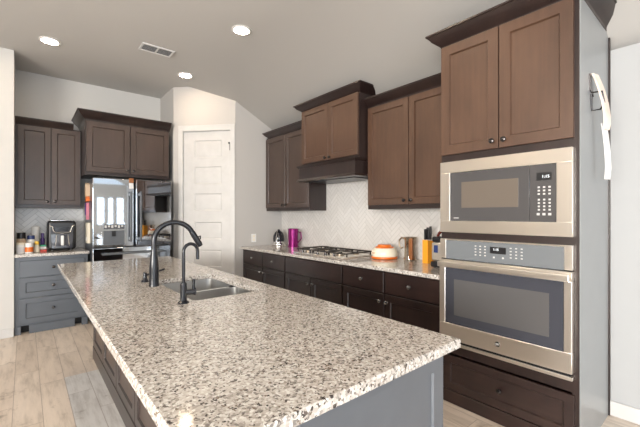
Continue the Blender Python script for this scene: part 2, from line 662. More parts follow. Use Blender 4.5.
mb = wall_piece_pantry()
mb.f = WORLD
mb.box(SX, SX + 0.11, 5.23, BY, 0, CZ)
fr = Frame((0, 0, 0), (1, 0, 0), (0, 0, 1), (0, 1, 0))
mb.f = fr
mb.prism([(d0.x, 0), (WX, 0), (WX, ceil_z(WX)), (d0.x, ceil_z(d0.x))], PY, PY + 0.11)
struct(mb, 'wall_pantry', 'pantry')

# rear wall with three sash windows and a wide patio opening added for light
mb = MB(Frame((0, REAR_Y, 0), (1, 0, 0), (0, 0, 1), (0, -1, 0)))
mb.box(FAR_X, ADDED_PATIO[0], 0, CZ, 0, 0.15).box(ADDED_PATIO[0], ADDED_PATIO[1], ADDED_PATIO[3], CZ, 0, 0.15)
mb.box(ADDED_PATIO[1], 1.80, 0, CZ, 0, 0.15)
z0w, z1w = REAR_WINDOWS[0][2:]
mb.box(1.80, WX, 0, z0w, 0, 0.15).box(1.80, WX, z1w, 2.55, 0, 0.15)
xs = [1.80] + [v for q in REAR_WINDOWS for v in q[:2]] + [WX]
for i in range(0, len(xs), 2):
    mb.box(xs[i], xs[i + 1], z0w, z1w, 0, 0.15)
struct(mb, 'wall_rear', 'wall')
mb = MB(Frame((FAR_X, 0, 0), (0, 1, 0), (0, 0, 1), (-1, 0, 0)))
a0, a1, b0, b1 = ADDED_SIDE_WINDOW
mb.box(REAR_Y, a0, 0, CZ, 0, 0.15).box(a1, 6.0, 0, CZ, 0, 0.15).box(a0, a1, 0, b0, 0, 0.15).box(a0, a1, b1, CZ, 0, 0.15)
struct(mb, 'wall_far', 'wall')


def window(idx, frame, u0, u1, v0, v1, bars, cross):
    mb = MB(frame)
    t = 0.045
    mb.box(u0, u1, v0, v0 + t, 0.03, 0.10).box(u0, u1, v1 - t, v1, 0.03, 0.10)
    mb.box(u0, u0 + t, v0 + t, v1 - t, 0.03, 0.10).box(u1 - t, u1, v0 + t, v1 - t, 0.03, 0.10)
    for b in bars:
        mb.box(b - 0.03, b + 0.03, v0 + t, v1 - t, 0.03, 0.10)
    for c in cross:
        mb.box(u0 + t, u1 - t, c - 0.015, c + 0.015, 0.04, 0.09)
    o = mb.build('window_%d' % idx, 'trim')
    o['kind'] = 'structure'
    MB(frame).box(u0 + t, u1 - t, v0 + t, v1 - t, 0.062, 0.066).build('pane', 'pane', o)


rf = Frame((0, REAR_Y, 0), (1, 0, 0), (0, 0, 1), (0, -1, 0))
for i, q in enumerate(REAR_WINDOWS):
    window(i + 1, rf, *q, [], [1.52])
window(4, rf, *ADDED_PATIO, [-2.5, -0.8], [])  # unseen patio door, added for its light
window(5, Frame((FAR_X, 0, 0), (0, 1, 0), (0, 0, 1), (-1, 0, 0)), *ADDED_SIDE_WINDOW, [-2.2, -0.8], [])  # unseen side window, added for fill

# baseboards
struct(MB().box(WX - 0.014, WX, REAR_Y, 0.560, 0, 0.10, 0.004), 'baseboard_right', 'trim')
struct(MB().box(FAR_X, -0.092, 5.186, 5.20, 0, 0.10, 0.004), 'baseboard_left', 'trim')

# pantry door (casing, five-panel slab, latch)
mb = MB(DIAG)
cw = 0.072
mb.box(DOOR_U0 - cw + 0.012, DOOR_U0 + 0.010, 0, DOOR_H + cw, 0.0005, 0.018, 0.003)
mb.box(DOOR_U1 - 0.010, DOOR_U1 + cw - 0.012, 0, DOOR_H + cw, 0.0005, 0.018, 0.003)
mb.box(DOOR_U0 + 0.010, DOOR_U1 - 0.010, DOOR_H - 0.010, DOOR_H + cw, 0.0005, 0.018, 0.003)
mb.box(DOOR_U0, DOOR_U0 + 0.012, 0, DOOR_H, -0.11, 0.0).box(DOOR_U1 - 0.012, DOOR_U1, 0, DOOR_H, -0.11, 0.0)
mb.box(DOOR_U0 + 0.012, DOOR_U1 - 0.012, DOOR_H - 0.012, DOOR_H, -0.11, 0.0)
door = mb.build('door_1', 'trim')
door['kind'] = 'structure'
door['label'] = 'white five-panel pantry door in the angled corner wall'
du0, du1 = DOOR_U0 + 0.014, DOOR_U1 - 0.014
mb = MB(DIAG)
tops = [2.425, 2.050, 1.668, 1.260, 0.865, 0.47]
w0 = -0.014
pl, pr = 0.210, 0.618
edges = [0.008]
panels = []
for k, z in enumerate(tops[:5]):
    panels.append((z - 0.245, z))
panels = panels[::-1]
panels.insert(0, (0.20, 0.44))
zz = 0.008
mb.box(du0, pl, 0.008, DOOR_H - 0.014, w0 - 0.035, w0)
mb.box(pr, du1, 0.008, DOOR_H - 0.014, w0 - 0.035, w0)
for (a, b) in panels:
    mb.box(pl, pr, zz, a, w0 - 0.035, w0)
    zz = b
    # recessed and raised field
    f = DIAG

    def ins(d, w_):
        return [f(pl + d, a + d, w_), f(pr - d, a + d, w_), f(pr - d, b - d, w_), f(pl + d, b - d, w_)]
    mb.loops([ins(0, w0 - 0.034), ins(0, w0), ins(0.012, w0 - 0.012), ins(0.022, w0 - 0.012), ins(0.045, w0 - 0.004)])
mb.box(pl, pr, zz, DOOR_H - 0.014, w0 - 0.035, w0)
leaf = mb.build('door_leaf', 'trim', door)
mb = MB(DIAG)
mb.box(du0 + 0.005, du0 + 0.030, 2.365, 2.383, w0, w0 + 0.022, 0.003)
mb.box(du0 + 0.002, du0 + 0.012, 2.27, 2.365, w0, w0 + 0.012, 0.002)
o = mb.build('latch', 'bronze', leaf)
for z in (2.30, 1.30, 0.28):
    MB(DIAG).box(du0 - 0.008, du0 + 0.004, z - 0.045, z + 0.045, w0 - 0.004, w0 + 0.004, 0.002).build('hinge', 'vent', leaf)

# ------------------------------------------------------------------ tower with built-in ovens
TX, TY0, TY1 = 2.353, 0.564, 1.410
tower = thing('oven_cabinet', 'tall dark brown cabinet housing the microwave and wall oven', 'cabinet', (2.70, 0.987, 0))
FB = facing_left(TX + 0.020)               # face-frame plane, doors stand 2 cm proud of it
mb = MB()
# carcass as a frame with real niches for the appliances
yb0, yb1 = TY0, TY1
ztop = 2.62
mb.box(TX + 0.02, WX - 0.003, TY0 + 0.0005, TY0 + 0.035, 0, ztop)
mb.box(TX + 0.02, WX - 0.003, TY1 - 0.032, TY1, 0, ztop)
for a, b in ((0.0, 0.070), (0.355, 0.428), (1.187, 1.240), (1.738, 1.800), (2.530, 2.62)):
    mb.box(TX + 0.02, WX - 0.003, TY0 + 0.035, TY1 - 0.032, a, b)
mb.box(WX - 0.03, WX - 0.003, TY0 + 0.035, TY1 - 0.032, 0.07, 2.53)
mb.clip(SL_CO, SL_N)
mb.build('carcass', 'espresso', tower)
# side towards the camera, grazing reflection put into its colour, and its dark scribe moulding
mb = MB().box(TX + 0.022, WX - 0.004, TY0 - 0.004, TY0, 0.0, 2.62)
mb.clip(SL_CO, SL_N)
mb.build('side_panel', 'side_sheen', tower)
mb = MB().box(WX - 0.022, WX - 0.004, TY0 - 0.014, TY0 - 0.004, 0.0, 2.62)
mb.clip(SL_CO, SL_N)
mb.build('scribe_moulding', 'espresso', tower)
for a, b, ku in ((0.588, 0.991, 0.957), (0.997, 1.405, 1.031)):
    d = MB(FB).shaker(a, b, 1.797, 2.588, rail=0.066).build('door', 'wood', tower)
    knob(FB, ku, 1.845, 0.02, d)
d = MB(FB).shaker(0.585, 1.385, 0.100, 0.345, rail=0.05).build('drawer', 'wood_shadedh', tower)
knob(FB, 0.985, 0.222, 0.02, d)
mb = MB(FB).box(0.575, 1.40, 0.0, 0.092, 0, 0.018, 0.003)
mb.build('base_board', 'wood_shadedh', tower)
mb = crown([(WX - 0.004, TY0 - 0.004), (TX + 0.02, TY0 - 0.004), (TX + 0.02, TY1), (WX - 0.32, TY1)],
           [(0, -1), (-1, -1), (-1, 1), (0, 1)], 0.085, 2.589, 0.100)
mb.clip(SL_CO, SL_N)
mb.build('crown_moulding', 'espresso', tower)

# microwave
mw = thing('microwave', 'stainless built-in microwave with dark glass front above the wall oven', 'microwave', (2.60, 0.99, 1.240))
FT = facing_left(TX)
MB().box(TX + 0.022, WX - 0.10, 0.63, 1.34, 1.242, 1.69).build('body', 'black', mw)
mb = MB(FT)
z0, z1, y0, y1 = 1.236, 1.743, 0.588, 1.404
gz0, gz1, gy0, gy1 = 1.318, 1.662, 0.667, 1.328
mb.box(y0, y1, z0, gz0, -0.018, 0.012, 0.002).box(y0, y1, gz1, z1, -0.018, 0.012, 0.002)
mb.box(y0, gy0, gz0, gz1, -0.018, 0.012, 0.002).box(gy1, y1, gz0, gz1, -0.018, 0.012, 0.002)
mb.build('trim_kit', 'steel', mw)
dr = MB(FT).box(0.810, gy1 - 0.001, gz0 + 0.001, gz1 - 0.001, -0.02, 0.008, 0.002).build('door', 'mwglass', mw)
MB(FT).box(0.872, 1.242, 1.410, 1.590, 0.008, 0.0095).build('door_window', 'mwwin', dr)
cp = MB(FT).box(gy0 + 0.001, 0.808, gz0 + 0.001, gz1 - 0.001, -0.02, 0.008, 0.002).build('control_panel', 'mwglass', mw)
MB(FT).box(0.690, 0.770, 1.565, 1.612, 0.008, 0.009).build('display', 'black', cp)
text_mesh('clock_digits', '1:15', 0.024, Frame((TX, 0, 0), (0, -1, 0), (0, 0, 1), (-1, 0, 0)), -0.722, 1.587, 0.0092, 'glow', cp)
for r in range(3):
    for c in range(3):
        button(FT, 0.696 + c * 0.028, 0.708 + c * 0.028, 1.520 - r * 0.020, 1.530 - r * 0.020, 0.008, 0.0088, cp)
for r in range(4):
    for c in range(3):
        button(FT, 0.696 + c * 0.028, 0.707 + c * 0.028, 1.446 - r * 0.020, 1.456 - r * 0.020, 0.008, 0.0088, cp)
for c in range(3):
    button(FT, 0.693 + c * 0.030, 0.709 + c * 0.030, 1.358, 1.372, 0.008, 0.0088, cp)
mb = MB(FT)
mb.box(1.262, 1.300, 1.336, 1.342, 0.008, 0.0088)
mb.build('door_marking', 'mark', dr)

# wall oven
ov = thing('wall_oven', 'stainless wall oven with dark window and bar handle below the microwave', 'oven', (2.60, 0.99, 0.428))
MB().box(TX + 0.022, WX - 0.10, 0.63, 1.34, 0.432, 1.18).build('body', 'black', ov)
mb = MB(FT)
y0, y1 = 0.588, 1.404
mb.box(y0, 0.628, 1.048, 1.188, -0.018, 0.014, 0.002).box(1.358, y1, 1.048, 1.188, -0.018, 0.014, 0.002)
mb.box(0.628, 1.358, 1.180, 1.188, -0.018, 0.014)
fr_ = mb.build('control_frame', 'steel', ov)
cp = MB(FT).box(0.629, 1.357, 1.046, 1.179, -0.018, 0.012, 0.001).build('control_panel', 'panel', ov)
MB(FT).box(0.943, 1.043, 1.108, 1.151, 0.012, 0.013).build('display', 'black', cp)
text_mesh('clock_digits', '1:15', 0.021, Frame((TX, 0, 0), (0, -1, 0), (0, 0, 1), (-1, 0, 0)), -1.005, 1.135, 0.0132, 'glow', cp)
for c0 in (1.070, 0.845):
    for c in range(3):
        for r in range(4):
            button(FT, c0 + c * 0.032, c0 + 0.011 + c * 0.032, 1.146 - r * 0.020, 1.153 - r * 0.020, 0.012, 0.0128, cp)
for u in (1.012, 0.955):
    button(FT, u, u + 0.012, 1.078, 1.088, 0.012, 0.0128, cp)
mb = MB(FT)
mb.box(y0, y1, 0.468, 0.585, -0.018, 0.024, 0.003).box(y0, y1, 0.985, 1.040, -0.018, 0.024, 0.003)
mb.box(y0, 0.628, 0.585, 0.985, -0.018, 0.024, 0.003).box(1.358, y1, 0.585, 0.985, -0.018, 0.024, 0.003)
dr = mb.build('door', 'steel', ov)
MB(FT).box(0.629, 1.357, 0.586, 0.984, -0.018, 0.022).build('door_glass', 'glassdk', dr)
MB(FT).box(0.700, 1.290, 0.650, 0.905, 0.022, 0.0232).build('oven_window', 'glassin', dr)
mb = MB(FT).box(0.590, 1.395, 0.990, 1.028, 0.055, 0.072, 0.006, 2)
mb.box(0.612, 0.640, 0.997, 1.021, 0.024, 0.056).box(1.345, 1.373, 0.997, 1.021, 0.024, 0.056)
mb.build('handle', 'steel', dr)
mb = MB(FT).box(0.60, 1.392, 0.448, 0.466, -0.012, 0.004)
mb.build('vent_slot', 'black', ov)
MB(FT).box(y0, y1, 0.428, 0.448, -0.018, 0.016, 0.002).build('bottom_trim', 'steel', ov)
# round emblem on the door
mb = MB().lathe(FT(0.991, 0.527, 0.024), [(0.017, 0), (0.017, 0.0012), (0.0145, 0.0012), (0.0145, 0.0006), (0, 0.0006)], axis=(-1, 0, 0), n=28)
em = mb.build('emblem', 'chrome', dr)
text_mesh('emblem_letters', 'GE', 0.017, Frame((TX, 0, 0), (0, -1, 0), (0, 0, 1), (-1, 0, 0)), -0.991, 0.527, 0.0249, 'white', em)

# ------------------------------------------------------------------ right wall: base cabinets, counter, backsplash, uppers
CF = 2.341
BF = 2.386                       # body front; drawers/doors come out to 2.366
FBASE = facing_left(BF)


def base_unit(name, label, ya, yb, drawers, doors, kn_doors=True):
    t = thing(name, label, 'cabinet', (2.72, (ya + yb) / 2, 0), 'base cabinets under the cooktop counter')
    mb = MB().box(BF, WX - 0.003, ya + 0.001, yb - 0.001, 0.10, 0.880).box(BF + 0.07, WX - 0.003, ya + 0.001, yb - 0.001, 0, 0.10)
    mb.build('body', 'espresso', t)
    for (a, b, k) in drawers:
        d = MB(FBASE).slab(a, b, 0.690, 0.868).build('drawer', 'wood_shadedh', t)
        if k:
            knob(FBASE, (a + b) / 2, 0.780, 0.02, d, 'pewter')
    for (a, b, ku) in doors:
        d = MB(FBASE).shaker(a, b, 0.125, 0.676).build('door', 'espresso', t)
        knob(FBASE, ku, 0.615, 0.02, d, 'pewter')
    return t


base_unit('base_cabinet', 'dark base cabinet next to the wall oven, two drawers over two doors', 1.412, 2.472,
          [(1.425, 1.948, 1), (1.960, 2.462, 1)], [(1.425, 1.948, 1.915), (1.960, 2.462, 1.993)])
base_unit('base_cabinet', 'dark base cabinet under the gas cooktop with one wide false drawer', 2.472, 3.458,
          [(2.484, 3.448, 0)], [(2.484, 2.960, 2.925), (2.970, 3.448, 3.005)])
base_unit('base_cabinet', 'dark base cabinet at the far end of the counter beside the pantry wall', 3.458, PY - 0.002,
          [(3.468, 3.960, 1), (3.974, 4.490, 1)], [(3.468, 3.960, 3.925), (3.974, 4.490, 4.010)])
tag(MB().box(CF, WX - 0.002, TY1 + 0.001, PY - 0.001, 0.8805, 0.914, 0.003).build('granite_countertop', 'granite'),
    'speckled granite countertop along the right wall under the cooktop', 'countertop')
tag(MB().box(WX - 0.012, WX - 0.0005, TY1 + 0.001, PY - 0.001, 0.9145, 1.80).build('tile_backsplash', 'tile'),
    'white herringbone tile backsplash behind the cooktop', 'backsplash')


def upper_cab(t, front, ya, yb, z0, z1, doors, dz, kz, stain='wood'):
    """body + shaker doors on a facing-left cabinet"""
    F_ = facing_left(front + 0.02)
    MB().box(front + 0.02, WX - 0.013, ya, yb, z0, z1).build('body', 'espresso', t)
    for (a, b, ku) in doors:
        d = MB(F_).shaker(a, b, dz[0], dz[1], rail=0.06).build('door', stain, t)
        knob(F_, ku, kz, 0.02, d)


UX = 2.747
ur = thing('upper_cabinet', 'dark brown two-door upper cabinet between range hood and oven cabinet', 'cabinet', (2.90, 1.95, 1.418))
upper_cab(ur, UX, TY1 + 0.002, 2.497, 1.418, 2.50, [(1.450, 1.973, 1.940), (1.982, 2.485, 2.018)], (1.462, 2.470), 1.500)
crown([(UX + 0.02, TY1 + 0.002), (UX + 0.02, 2.4965)], [(-1, 0), (-1, 0)], 0.075, 2.480, 0.085).build('crown_moulding', 'espresso', ur)
ul = thing('upper_cabinet', 'dark two-door upper cabinet left of the range hood', 'cabinet', (2.90, 3.98, 1.418))
upper_cab(ul, UX, 3.478, 4.524, 1.418, 2.50, [(3.490, 4.012, 3.976), (4.022, 4.512, 4.058)], (1.462, 2.470), 1.500, 'wood_halfshade')
crown([(UX + 0.02, 3.4785), (UX + 0.02, 4.452), (WX - 0.10, 4.452)], [(-1, 0), (-1, 1), (0, 1)], 0.075, 2.480, 0.085).build('crown_moulding', 'espresso', ul)

HX = 2.62
hood = thing('range_hood', 'dark wood range hood cabinet with moulded valance over the cooktop', 'range hood', (2.85, 2.99, 1.765))
upper_cab(hood, HX, 2.500, 3.474, 1.93, 2.66, [(2.512, 2.968, 2.935), (2.976, 3.464, 3.010)], (1.985, 2.628), 2.010)
mb = crown([(WX - 0.02, 2.500), (HX + 0.02, 2.500), (HX + 0.02, 3.474), (WX - 0.02, 3.474)], [(0, -1), (-1, -1), (-1, 1), (0, 1)], 0.082, 2.625, 0.085)
mb.clip(SL_CO, SL_N)
mb.build('crown_moulding', 'espresso', hood)
VX = 2.585
mb = MB()
mb.box(VX, WX - 0.013, 2.512, 3.462, 1.790, 1.922)
mb.build('valance', 'espresso', hood)


def band(x, ya, yb, z0, z1, o0, o1):
    """moulding strip round front and both sides"""
    xe = UX - 0.004

    def ring(o, z):
        return [Vector((xe, ya - o, z)), Vector((x - o, ya - o, z)), Vector((x - o, yb + o, z)), Vector((xe, yb + o, z))]
    return MB().loops([ring(0, z0), ring(o0, z0), ring(o1, z1), ring(0, z1)])


band(VX, 2.512, 3.462, 1.922, 1.952, 0.008, 0.030).build('top_moulding', 'espresso', hood)
band(VX, 2.512, 3.462, 1.765, 1.796, 0.030, 0.012).build('bottom_moulding', 'espresso', hood)
MB().box(2.66, 2.98, 2.60, 3.37, 1.757, 1.766).build('filter_grille', 'black', hood)

# ------------------------------------------------------------------ back wall: fridge, cabinets
FCY = 5.20
fc = thing('fridge_cabinet', 'dark two-door cabinet above the refrigerator', 'cabinet', (1.09, 5.54, 1.87))
FF = facing_front(FCY + 0.02)
MB().box(0.575, 1.578, FCY + 0.02, BY - 0.003, 1.865, 2.56).build('body', 'espresso', fc)
for a, b, ku in ((0.588, 1.072, 1.038), (1.082, 1.568, 1.116)):
    d = MB(FF).shaker(a, b, 1.905, 2.535, rail=0.062).build('door', 'wood_halfshade', fc)
    knob(FF, ku, 1.945, 0.02, d)
crown([(0.575, BY - 0.003), (0.575, FCY + 0.02), (1.590, FCY + 0.02)], [(-1, 0), (-1, -1), (0, -1)], 0.085, 2.550, 0.110).build('crown_moulding', 'espresso', fc)

LCY = 5.55
lc = thing('upper_cabinet', 'dark two-door upper cabinet left of the refrigerator', 'cabinet', (0.24, 5.70, 1.447))
FL = facing_front(LCY + 0.02)
MB().box(-0.087, 0.571, LCY + 0.02, BY - 0.003, 1.447, 2.47).build('body', 'espresso', lc)
for a, b, ku in ((-0.060, 0.250, 0.218), (0.262, 0.560, 0.294)):
    d = MB(FL).shaker(a, b, 1.490, 2.450, rail=0.055).build('door', 'wood_halfshade', lc)
    knob(FL, ku, 1.530, 0.02, d)
crown([(-0.087, LCY + 0.02), (0.488, LCY + 0.02)], [(0, -1), (0, -1)], 0.055, 2.455, 0.085).build('crown_moulding', 'espresso', lc)

LBY = 5.215
lb = thing('drawer_cabinet', 'dark three-drawer base cabinet with painted-in grey sheen beside the refrigerator', 'cabinet', (0.26, 5.53, 0))
FLB = facing_front(LBY + 0.02)
mb = MB().box(-0.087, 0.605, LBY + 0.02, BY - 0.003, 0.095, 0.880)
mb.build('body', 'wood_sheen', lb)
MB().box(-0.086, 0.604, LBY + 0.11, BY - 0.003, 0, 0.0945).build('toe_kick', 'dark', lb)
for a, b in ((0.648, 0.835), (0.415, 0.640), (0.120, 0.405)):
    if b - a < 0.2:
        d = MB(FLB).slab(-0.045, 0.572, a, b).build('drawer', 'wood_sheen', lb)
    else:
        d = MB(FLB).shaker(-0.045, 0.572, a, b, rail=0.055).build('drawer', 'wood_sheen', lb)
    knob(FLB, 0.263, (a + b) / 2 + 0.008, 0.02, d)
mb = MB(FLB).box(0.040, 0.473, 0.0, 0.097, -0.015, 0.012, 0.003)
mb.build('toe_board', 'wood_sheen', lb)
for a, b in ((-0.087, -0.030), (0.544, 0.605)):
    MB(FLB).box(a, b, 0.0, 0.097, -0.06, 0.012, 0.003).build('foot', 'wood_sheen', lb)
tag(MB().box(-0.088, 0.618, 5.185, BY - 0.002, 0.8805, 0.914, 0.003).build('granite_countertop', 'granite'),
    'short speckled granite countertop left of the refrigerator holding bottles and air fryer', 'countertop')
tag(MB().box(-0.088, 0.63, BY - 0.012, BY - 0.0005, 0.9145, 1.446).build('tile_backsplash', 'tileb'),
    'white herringbone tile backsplash behind the air fryer', 'backsplash')

FY = 5.0
fg = thing('refrigerator', 'tall glossy black stainless french-door refrigerator with water dispenser', 'refrigerator', (1.09, 5.42, 0))
fx0, fx1, fxm = 0.628, 1.535, 1.078
MB().box(fx0 + 0.012, fx1 - 0.012, FY + 0.085, 5.80, 0.02, 1.80, 0.004).build('body', 'fridged', fg)
FG = facing_front(FY + 0.075)
AJ = math.radians(7.5)                     # the right-hand door stands slightly ajar
u_ = Vector((math.cos(AJ), math.sin(AJ), 0))
FGR = Frame(Vector((fx1, FY + 0.075, 0)) - u_ * fx1, u_, (0, 0, 1), (math.sin(AJ), -math.cos(AJ), 0))
FGL = FG
for a, b, nm in ((fx0, fxm - 0.003, 'left'), (fxm + 0.003, fx1, 'right')):
    FG = FGL if nm == 'left' else FGR
    d = MB(FG).box(a, b, 0.962, 1.815, 0, 0.075, 0.008, 2).build('door', 'fridge', fg)
    u = b - 0.040 if nm == 'left' else a + 0.040
    mb = MB(FG).box(u - 0.013, u + 0.013, 1.02, 1.66, 0.110, 0.128, 0.006, 2)
    mb.box(u - 0.010, u + 0.010, 1.045, 1.075, 0.075, 0.111).box(u - 0.010, u + 0.010, 1.605, 1.635, 0.075, 0.111)
    mb.build('handle', 'fridged', d)
    if nm == 'left':
        disp = MB(FG).box(0.725, 0.985, 0.968, 1.262, 0.0745, 0.0765, 0.001).build('dispenser', 'fridge', d)
        mb = MB(FG).box(0.740, 0.970, 0.985, 1.165, 0.0764, 0.0775, 0.0005)
        mb.build('dispenser_bay', 'fridged', disp)
        MB(FG).box(0.828, 0.872, 1.095, 1.160, 0.0775, 0.092, 0.003).build('dispenser_paddle', 'black', disp)
        mb = MB(FG)
        mb.box(0.742, 0.968, 1.185, 1.245, 0.0764, 0.0798, 0.0005)
        mb.build('dispenser_display', 'glassdk', disp)
        mb = MB(FG)
        for k in range(6):
            mb.box(0.752 + k * 0.036, 0.774 + k * 0.036, 1.200 + 0.010 * (k % 2), 1.232, 0.0798, 0.0803)
        mb.build('dispenser_marks', 'mark', disp)
FG = FGL
for a, b in ((0.560, 0.952), (0.110, 0.550)):
    d = MB(FG).box(fx0, fx1, a, b, 0, 0.075, 0.010, 2).build('freezer_drawer', 'fridge', fg)
    mb = MB(FG).box(0.72, 1.45, b - 0.085, b - 0.060, 0.108, 0.126, 0.006, 2)
    mb.box(0.75, 0.78, b - 0.083, b - 0.062, 0.075, 0.109).box(1.39, 1.42, b - 0.083, b - 0.062, 0.075, 0.109)
    mb.build('handle', 'fridged', d)
MB(FG).box(fx0 + 0.02, fx1 - 0.02, 0.0, 0.105, -0.05, 0.03).build('toe_grille', 'black', fg)
for u in (fx0 + 0.05, fx1 - 0.12):
    MB(FG).box(u, u + 0.07, 1.80, 1.832, -0.05, 0.045, 0.004).build('hinge_cover', 'black', fg)

# ------------------------------------------------------------------ island
IX0, IX1, IY0, IY1 = 0.229, 1.202, 0.640, 3.975
BX0, BX1, BY0, BY1 = 0.500, 1.135, 0.668, 3.945
SKX0, SKX1, SKY0, SKY1 = 0.672, 1.080, 1.812, 2.560       # sink cut-out
isl = thing('kitchen_island', 'long dark panelled island cabinet with painted-in sheen on its end under the granite top', 'kitchen island', ((BX0 + BX1) / 2, (BY0 + BY1) / 2, 0))
# hollow carcass so that the sink bowls hang in empty space
mb = MB()
mb.box(BX0 + 0.02, BX0 + 0.04, BY0 + 0.02, BY1, 0.0, 0.880).box(BX1 - 0.02, BX1, BY0 + 0.02, BY1, 0.0, 0.880)
mb.box(BX0 + 0.04, BX1 - 0.02, BY1 - 0.02, BY1, 0.0, 0.880).box(BX0 + 0.04, BX1 - 0.02, BY0 + 0.02, BY0 + 0.04, 0.0, 0.880)
mb.box(BX0 + 0.04, BX1 - 0.02, BY0 + 0.04, BY1 - 0.02, 0.0, 0.02)
mb.build('carcass', 'espresso', isl)
FIS = facing_left(BX0 + 0.02)
mb = MB(FIS)
mb.box(BY0 + 0.02, BY1, 0.0, 0.115, 0, 0.024, 0.003)
mb.build('base_rail', 'espresso', isl)
yy = BY1
pitch = 0.548
k = 0
while yy - pitch > BY0:
    a = yy - pitch
    MB(FIS).shaker(a + 0.003, yy - 0.003, 0.118, 0.878, t=0.020, rail=0.06, rec=0.012).build('side_panel', 'espresso', isl)
    MB(FIS).box(a + 0.0715, yy - 0.0715, 0.186, 0.810, 0.0075, 0.0095).build('panel_inset', 'wood_halfshade', isl)
    yy = a
    k += 1
if yy - BY0 > 0.05:
    MB(FIS).slab(BY0 + 0.021, yy - 0.003, 0.118, 0.878).build('side_panel', 'espresso', isl)
FIE = facing_front(BY0 + 0.02)
MB(FIE).shaker(BX0, BX1, 0.0, 0.879, t=0.02, rail=0.060, rec=0.008, lip=0.004).build('end_panel', 'wood_sheen', isl)
FIR = Frame((BX1, 0, 0), (0, 1, 0), (0, 0, 1), (1, 0, 0))
for a, b in ((0.70, 1.24), (1.25, 1.79), (1.80, 2.60), (2.61, 3.26), (3.27, 3.92)):
    d = MB(FIR).shaker(a, b, 0.125, 0.865).build('door', 'wood', isl)
    knob(FIR, b - 0.04, 0.80, 0.02, d)


def rounded_rect(x0, x1, y0, y1, r, n=5):
    pts = []
    for cx, cy, a0 in ((x1 - r, y1 - r, 0), (x0 + r, y1 - r, 90), (x0 + r, y0 + r, 180), (x1 - r, y0 + r, 270)):
        for i in range(n + 1):
            a = math.radians(a0 + 90 * i / n)
            pts.append((cx + r * math.cos(a), cy + r * math.sin(a)))
    return pts


def slab_with_hole(x0, x1, y0, y1, z0, z1, hole):
    """rectangular slab, bevelled outer edge, rounded rectangular hole"""
    mb = MB()
    bm = mb.bm
    b = 0.004
    n = len(hole)
    # outer ring sampled to match the hole vertex count (corner groups)
    q = n // 4
    corners = [(x1, y1), (x0, y1), (x0, y0), (x1, y0)]

    def outer(ins):
        c = [(x1 - ins, y1 - ins), (x0 + ins, y1 - ins), (x0 + ins, y0 + ins), (x1 - ins, y0 + ins)]
        return c
    HT = [bm.verts.new((x, y, z1)) for x, y in hole]
    HB = [bm.verts.new((x, y, z0)) for x, y in hole]
    OT = [bm.verts.new((x, y, z1)) for x, y in outer(b)]
    OM = [bm.verts.new((x, y, z1 - b)) for x, y in outer(0)]
    OB = [bm.verts.new((x, y, z0)) for x, y in outer(0)]
    for i in range(n):
        j = (i + 1) % n
        bm.faces.new((HT[i], HT[j], HB[j], HB[i]))
    for H_, O_ in ((HT, OT), (HB, OB)):
        for c in range(4):
            grp = H_[c * q:(c + 1) * q]
            nxt = (c + 1) % 4
            for i in range(q - 1):
                bm.faces.new((O_[c], grp[i], grp[i + 1]))
            bm.faces.new((O_[c], grp[-1], H_[(nxt * q) % n], O_[nxt]))
    for c in range(4):
        d = (c + 1) % 4
        bm.faces.new((OT[c], OT[d], OM[d], OM[c]))
        bm.faces.new((OM[c], OM[d], OB[d], OB[c]))
    return mb


hole = rounded_rect(SKX0, SKX1, SKY0, SKY1, 0.035)
tag(slab_with_hole(IX0, IX1, IY0, IY1, 0.8825, 0.914, hole).build('island_countertop', 'granite'),
    'large speckled granite slab on the island with a sink cut-out', 'countertop')

sink = thing('double_sink', 'undermount stainless double-bowl sink set in the island granite', 'sink', (0.88, 2.2, 0.66))


def bowl(x0, x1, y0, y1, zt, zb, r=0.045):
    mb = MB()
    rings = []
    for ins, z in ((0, zt), (0.004, zb + 0.05), (0.012, zb + 0.02), (0.035, zb), ):
        rings.append([Vector((x, y, z)) for x, y in rounded_rect(x0 + ins, x1 - ins, y0 + ins, y1 - ins, r)])
    cx, cy = (x0 + x1) / 2, (y0 + y1) / 2
    rings.append([Vector((cx + 0.04 * math.cos(a), cy + 0.04 * math.sin(a), zb - 0.004)) for a in
                  [math.radians(0 + 360 * (i - 0.0) / 24 + 7) for i in range(24)]])
    mb.loops(rings, cap=False)
    # wall thickness
    R2 = [[Vector((x, y, z)) for x, y in rounded_rect(x0 - 0.003 + ins, x1 + 0.003 - ins, y0 - 0.003 + ins, y1 + 0.003 - ins, r)]
          for ins, z in ((0, zt), (0.004, zb + 0.04), (0.035, zb - 0.008))]
    mb.loops(R2, cap=False)
    mb.bm.faces.ensure_lookup_table()
    bb = [Vector((x, y, zb - 0.008)) for x, y in rounded_rect(x0 + 0.03, x1 - 0.03, y0 + 0.03, y1 - 0.03, r)]
    mb.bm.faces.new([mb.bm.verts.new(p) for p in bb])
    return mb


for a, b in ((SKY0 - 0.004, 2.165), (2.195, SKY1 + 0.004)):
    bo = bowl(SKX0 - 0.004, SKX1 + 0.004, a, b, 0.880, 0.690).build('bowl', 'sink', sink)
    cy = (a + b) / 2
    MB().lathe(((SKX0 + SKX1) / 2, cy, 0.6875), [(0.043, 0), (0.043, 0.004), (0.034, 0.005), (0.030, 0.001), (0, 0.001)], n=24).build('drain', 'chrome', bo)
MB().box(SKX0 + 0.03, SKX1 - 0.03, 2.1655, 2.1945, 0.868, 0.8795, 0.004).build('divider', 'sink', sink)

